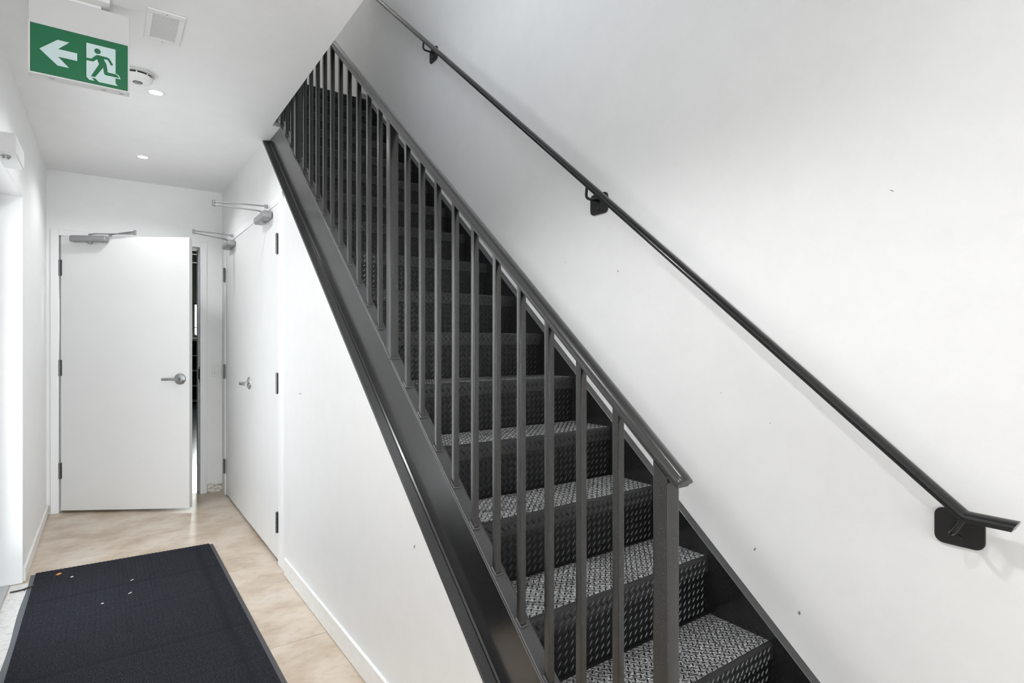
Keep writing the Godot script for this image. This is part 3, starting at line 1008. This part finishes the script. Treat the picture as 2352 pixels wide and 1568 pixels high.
func build_ceiling_things() -> void:
	downlight(0.199, -3.378, 0.45, "lit recessed downlight beside the smoke alarm in the corridor ceiling")
	downlight(0.196, -4.61, 0.5, "lit recessed downlight nearest the end wall of the corridor")
	downlight(0.2, -1.72, 1.7, "added unseen downlight in the ceiling before the exit sign")  # added lamp out of view, brightening the walls by the stair
	downlight(0.12, -0.72, 0.82, "lit recessed downlight in the ceiling over the viewer")
	downlight(0.2, 0.33, 0.15, "added unseen downlight in the ceiling behind the viewer")  # added lamp out of view, a little more light for the right wall

	downlight(0.95, -0.08, 0.15, "lit recessed downlight in the ceiling by the foot of the stair")

	# upstairs lamp over the landing
	var up := thing("landing_light", Vector3(1.2, TOPY, -4.8))
	tag(up, "round white ceiling lamp over the upstairs landing", "ceiling light")
	var a := Geo.new()
	a.lathe(PackedVector2Array([Vector2(0, 0), Vector2(0.14, 0), Vector2(0.14, -0.02), Vector2(0.12, -0.05), Vector2(0, -0.07)]), 32)
	put("shade", a, M.lens, up)
	var l := OmniLight3D.new()
	l.name = "lamp"
	l.position = Vector3(0, -0.12, 0)
	l.light_energy = 0.2
	l.light_size = 0.1
	l.omni_range = 12.0
	l.omni_attenuation = 2.0
	l.shadow_enabled = true
	up.add_child(l)

	# exit sign
	var s := thing("exit_sign", Vector3(-0.079, 0, -2.59))
	tag(s, "green exit sign with white arrow and running figure hanging from the ceiling", "exit sign")
	a = Geo.new()
	a.cbox(Vector3(-0.147, 2.211, -0.044), Vector3(0.147, 2.502, -0.004), 0.002)
	put("housing", a, M.plastic_dim, s)
	a = Geo.new()
	var o4 := [Vector2(-0.147, 2.211), Vector2(0.147, 2.211), Vector2(0.147, 2.394), Vector2(-0.147, 2.394)]
	var i4 := [Vector2(-0.1415, 2.2165), Vector2(0.1415, 2.2165), Vector2(0.1415, 2.3885), Vector2(-0.1415, 2.3885)]
	for i in 4:
		var j := (i + 1) % 4
		a.prism_z(PackedVector2Array([o4[i], o4[j], i4[j], i4[i]]), -0.0045, 0.0015)
	put("bezel", a, M.plastic_dim, s)
	a = Geo.new()
	a.box(Vector3(-0.1413, 2.2167, -0.0042), Vector3(0.1413, 2.3883, -0.001))
	var face := put("green_panel", a, M.green, s)
	a = Geo.new()
	a.prism_z(poly([-0.1165, 2.3023, -0.0663, 2.3479, -0.0332, 2.3479, -0.0652, 2.3155, -0.0107, 2.3155, -0.0107, 2.2882, -0.0652, 2.2882, -0.0340, 2.2561, -0.0663, 2.2561]), -0.001, -0.0006)
	put("arrow", a, M.sign_white, face)
	a = Geo.new()
	a.prism_z(poly([0.0162, 2.3634, 0.1034, 2.3634, 0.1034, 2.2377, 0.1103, 2.2289, 0.0534, 2.2289, 0.0420, 2.2396, 0.0310, 2.2396, 0.0398, 2.2300, 0.0243, 2.2300, 0.0162, 2.2395]), -0.001, -0.0006)
	a.prism_z(poly([0.0983, 2.2735, 0.1044, 2.2735, 0.1105, 2.2715, 0.1152, 2.2665, 0.1193, 2.2563, 0.0983, 2.2563]), -0.001, -0.00055)
	put("doorway_symbol", a, M.sign_white, face)
	a = Geo.new()
	a.prism_z(poly([0.0150, 2.3087, 0.0307, 2.3090, 0.0430, 2.3236, 0.0475, 2.3267, 0.0519, 2.3274, 0.0780, 2.3267, 0.0825, 2.3253, 0.0861, 2.3219, 0.0957, 2.3048, 0.0952, 2.3022, 0.0922, 2.3000, 0.0891, 2.3004, 0.0800, 2.3171, 0.0775, 2.3182, 0.0674, 2.3172, 0.0750, 2.3020, 0.0775, 2.2903, 0.0798, 2.2717, 0.0983, 2.2712, 0.1044, 2.2710, 0.1095, 2.2681, 0.1145, 2.2600, 0.0739, 2.2596, 0.0694, 2.2621, 0.0679, 2.2666, 0.0657, 2.2851, 0.0420, 2.2441, 0.0292, 2.2439, 0.0534, 2.2946, 0.0470, 2.3112, 0.0381, 2.3013, 0.0351, 2.2995, 0.0150, 2.2990]), -0.0007, -0.0002)
	var head := PackedVector2Array()
	for i in 24: head.append(Vector2(0.0488 + cos(TAU * i / 24) * 0.0098, 2.3412 + sin(TAU * i / 24) * 0.0098))
	a.prism_z(head, -0.0007, -0.0002)
	put("running_figure", a, M.green, face)
	a = Geo.new()
	a.cbox(Vector3(-0.087, 2.512, -0.085), Vector3(0.087, CEIL - 0.0005, 0.038), 0.003)
	a.box(Vector3(-0.06, 2.500, -0.04), Vector3(0.06, 2.514, -0.008))
	put("canopy", a, M.plastic, s)
	for q in [[-0.09, -0.014], [0.06, -0.02], [0.115, -0.022]]:
		a = Geo.new()
		a.box(Vector3(q[0], 2.2102, q[1] - 0.004), Vector3(q[0] + 0.014, 2.2112, q[1]))
		put("latch_slot", a, M.hinge, s)

	# ventilation grille
	var v := thing("vent_grille", Vector3(0.186, CEIL, -2.66))
	tag(v, "small white louvred vent grille in the ceiling beside the exit sign", "vent grille")
	a = Geo.new()
	var hx := 0.0645
	var hz := 0.134
	var ix := 0.043
	var iz := 0.103
	a.cbox(Vector3(-hx, -0.006, -hz), Vector3(hx, -0.0005, -iz), 0.002)
	a.cbox(Vector3(-hx, -0.006, iz), Vector3(hx, -0.0005, hz), 0.002)
	a.cbox(Vector3(-hx, -0.006, -iz), Vector3(-ix, -0.0005, iz), 0.002)
	a.cbox(Vector3(ix, -0.006, -iz), Vector3(hx, -0.0005, iz), 0.002)
	put("grille_frame", a, M.plastic, v)
	a = Geo.new()
	a.box(Vector3(-ix, -0.0009, -iz), Vector3(ix, -0.0004, iz))
	put("duct_opening", a, M.slot, v)
	var sl := Geo.new()
	sl.hexa([Vector3(-ix, -0.001, -0.0005), Vector3(ix, -0.001, -0.0005), Vector3(ix, -0.001, 0.0015), Vector3(-ix, -0.001, 0.0015),
		Vector3(-ix, -0.0058, 0.003), Vector3(ix, -0.0058, 0.003), Vector3(ix, -0.0050, 0.0112), Vector3(-ix, -0.0050, 0.0112)])
	var slm := sl.mesh()
	for k in 16:
		put_mesh("slat", slm, M.plastic, v).position = Vector3(0, 0, -iz + 0.001 + k * 0.0128)
	for z in [-0.119, 0.119]:
		a = Geo.new()
		a.lathe(PackedVector2Array([Vector2(0, -0.0068), Vector2(0.003, -0.0064), Vector2(0.0035, -0.006), Vector2(0, -0.006)]), 10, Transform3D(Basis(), Vector3(0, 0, z)))
		put("screw", a, M.satin, v)

	# smoke alarm
	var sm := thing("smoke_alarm", Vector3(0.115, CEIL, -3.18))
	tag(sm, "round white smoke alarm on the ceiling behind the exit sign", "smoke alarm")
	a = Geo.new()
	a.lathe(PackedVector2Array([Vector2(0, 0), Vector2(0.066, 0), Vector2(0.067, -0.004), Vector2(0.066, -0.011), Vector2(0.062, -0.013), Vector2(0, -0.013)]), 48)
	put("base", a, M.plastic_dim, sm, 40.0)
	a = Geo.new()
	a.lathe(PackedVector2Array([Vector2(0, -0.013), Vector2(0.058, -0.013), Vector2(0.058, -0.021), Vector2(0, -0.021)]), 48)
	put("vent_slot", a, M.dark, sm, 40.0)
	for k in 8:
		a = Geo.new()
		a.lathe(PackedVector2Array([Vector2(0, -0.013), Vector2(0.003, -0.013), Vector2(0.003, -0.021), Vector2(0, -0.021)]), 6, Transform3D(Basis(), Vector3(cos(TAU * k / 8 + 0.9) * 0.058, 0, sin(TAU * k / 8 + 0.9) * 0.058)))
		put("rib", a, M.plastic, sm)
	a = Geo.new()
	a.lathe(PackedVector2Array([Vector2(0, -0.021), Vector2(0.061, -0.021), Vector2(0.062, -0.025), Vector2(0.060, -0.034), Vector2(0.055, -0.041), Vector2(0.047, -0.045), Vector2(0, -0.046)]), 48)
	put("cover", a, M.plastic, sm, 40.0)
	a = Geo.new()
	a.lathe(PackedVector2Array([Vector2(0, -0.0455), Vector2(0.0165, -0.0455), Vector2(0.016, -0.0475), Vector2(0.010, -0.0505), Vector2(0, -0.0515)]), 24)
	put("sensor_lens", a, M.satin, sm, 40.0)
	a = Geo.new()
	a.lathe(PackedVector2Array([Vector2(0, -0.0455), Vector2(0.0195, -0.0455), Vector2(0.0195, -0.0466), Vector2(0, -0.0466)]), 28)
	put("sensor_ring", a, M.dark, sm, 40.0)

	# light switch on the back wall
	var sw := thing("light_switch", Vector3(0.751, 1.034, ZB))
	tag(sw, "white rocker light switch on the end wall beside the door frame", "light switch")
	a = Geo.new()
	a.cbox(Vector3(-0.035, -0.0575, 0.0), Vector3(0.035, 0.0575, 0.005), 0.002)
	put("cover_plate", a, M.plastic, sw)
	a = Geo.new()
	a.cbox(Vector3(-0.0165, -0.033, 0.0042), Vector3(0.0165, 0.033, 0.0078), 0.0015)
	put("rocker", a, M.plastic, sw)
	a = Geo.new()
	a.box(Vector3(-0.0178, -0.0343, 0.0046), Vector3(0.0178, 0.0343, 0.0053))
	put("rocker_gap", a, M.slot, sw)


# ---------------------------------------------------------------- door mat and litter
func build_mat() -> void:
	var m := thing("door_mat", Vector3.ZERO)
	tag(m, "charcoal ribbed entrance mat with grey rubber edges on the beige floor", "door mat")
	var x0 := -0.318
	var x1 := 0.517
	var zn := -2.05
	var n := 43
	var p := PackedVector2Array([Vector2(x1, 0.0022), Vector2(x0, 0.0022)])
	var w := (x1 - x0) / n
	for k in n:
		var a0 := x0 + k * w
		p.append_array([Vector2(a0 + w * 0.04, 0.0082), Vector2(a0 + w * 0.14, 0.0094), Vector2(a0 + w * 0.5, 0.0100), Vector2(a0 + w * 0.86, 0.0094), Vector2(a0 + w * 0.96, 0.0082)])
	var fr := []
	for q in [[-4.0, 0.0], [-3.6, 0.0], [-3.2, 0.001], [-2.8, 0.0], [zn, 0.0]]:
		var sk := -0.045    # the mat lies slightly out of square
		fr.append(Transform3D(Vector3(1, 0, 0.046 if q[0] == -4.0 else 0.0), Vector3(0, 1, 0), Vector3(0, 0, 1), Vector3((q[0] + 4.0) * 0.004, 0, q[0])))
	var a := Geo.new()
	a.sweep(p, fr)
	put("ribbed_pile", a, M.pile, m, 40.0)
	# rubber borders, the left one slightly wavy
	for sd in [0, 1]:
		a = Geo.new()
		var pts := PackedVector2Array()
		var back := PackedVector2Array()
		for k in 21:
			var t := k / 20.0
			var z := lerpf(-4.008 if sd == 0 else -3.974, zn, t)
			var dx := (z + 4.0) * 0.004
			if sd == 0:
				pts.append(Vector2(-0.339 + dx + 0.003 * sin(t * 17.0), z))
				back.append(Vector2(x0 + 0.002 + dx, z))
			else:
				pts.append(Vector2(x1 - 0.002 + dx, z))
				back.append(Vector2(0.536 + dx, z))
		back.reverse()
		pts.append_array(back)
		a.prism_y(pts, 0.0015, 0.0042)
		put("rubber_edge", a, M.rubber if sd == 0 else M.rubber_grey, m)

func build_small_things() -> void:
	var rng := RandomNumberGenerator.new()
	rng.seed = 11
	# scraps on the mat, placed on the pile
	for q in [[-0.155, -3.835, 0.012, 0.4, "small white paper scrap lying on the mat near its far left corner", 0.8],
			[0.105, -3.60, 0.016, 0.7, "white paper shred on the middle of the dark mat", 0.3],
			[0.092, -3.42, 0.018, 0.7, "white paper shred nearest the viewer on the dark mat", 0.3],
			[-0.02, -3.36, 0.010, 0.1, "tiny square white crumb on the dark mat", 0.8]]:
		var a := Geo.new()
		a.cbox(Vector3(-q[2] * 0.5, 0, -q[2] * q[5] * 0.35), Vector3(q[2] * 0.5, 0.003, q[2] * q[5] * 0.35), 0.0008)
		var o := put("paper_scrap", a, M.paper)
		o.position = Vector3(q[0], 0.0095, q[1])
		o.rotation.y = q[3]
		tag(o, q[4], "scrap", "paper scraps on the mat")
	var b := Geo.new()
	b.hexa([Vector3(-0.014, 0, 0.004), Vector3(0, 0.001, 0.010), Vector3(0.015, 0.003, 0.002), Vector3(0.002, 0.006, -0.004),
		Vector3(-0.013, 0.002, 0.003), Vector3(0, 0.003, 0.009), Vector3(0.014, 0.0045, 0.002), Vector3(0.002, 0.0075, -0.004)])
	var lf := put("dry_leaf", b, M.dry_leaf)
	lf.position = Vector3(-0.215, 0.0095, -3.92)
	tag(lf, "orange scrap of dry leaf on the far left corner of the mat", "leaf")
	b = Geo.new()
	b.tube(PackedVector3Array([Vector3(-0.05, 0.004, 0.004), Vector3(-0.02, 0.006, 0.008), Vector3(0.0, 0.007, 0.006), Vector3(0.02, 0.009, -0.004), Vector3(0.045, 0.012, -0.012)]), 0.0042, 7)
	b.tube(PackedVector3Array([Vector3(0.0, 0.007, 0.006), Vector3(0.008, 0.005, 0.016)]), 0.003, 6)
	var tw := put("twig", b, M.twig)
	tw.position = Vector3(-0.350, 0.0, -3.80)
	tag(tw, "small dark twig on the pale threshold at the mat edge", "twig")
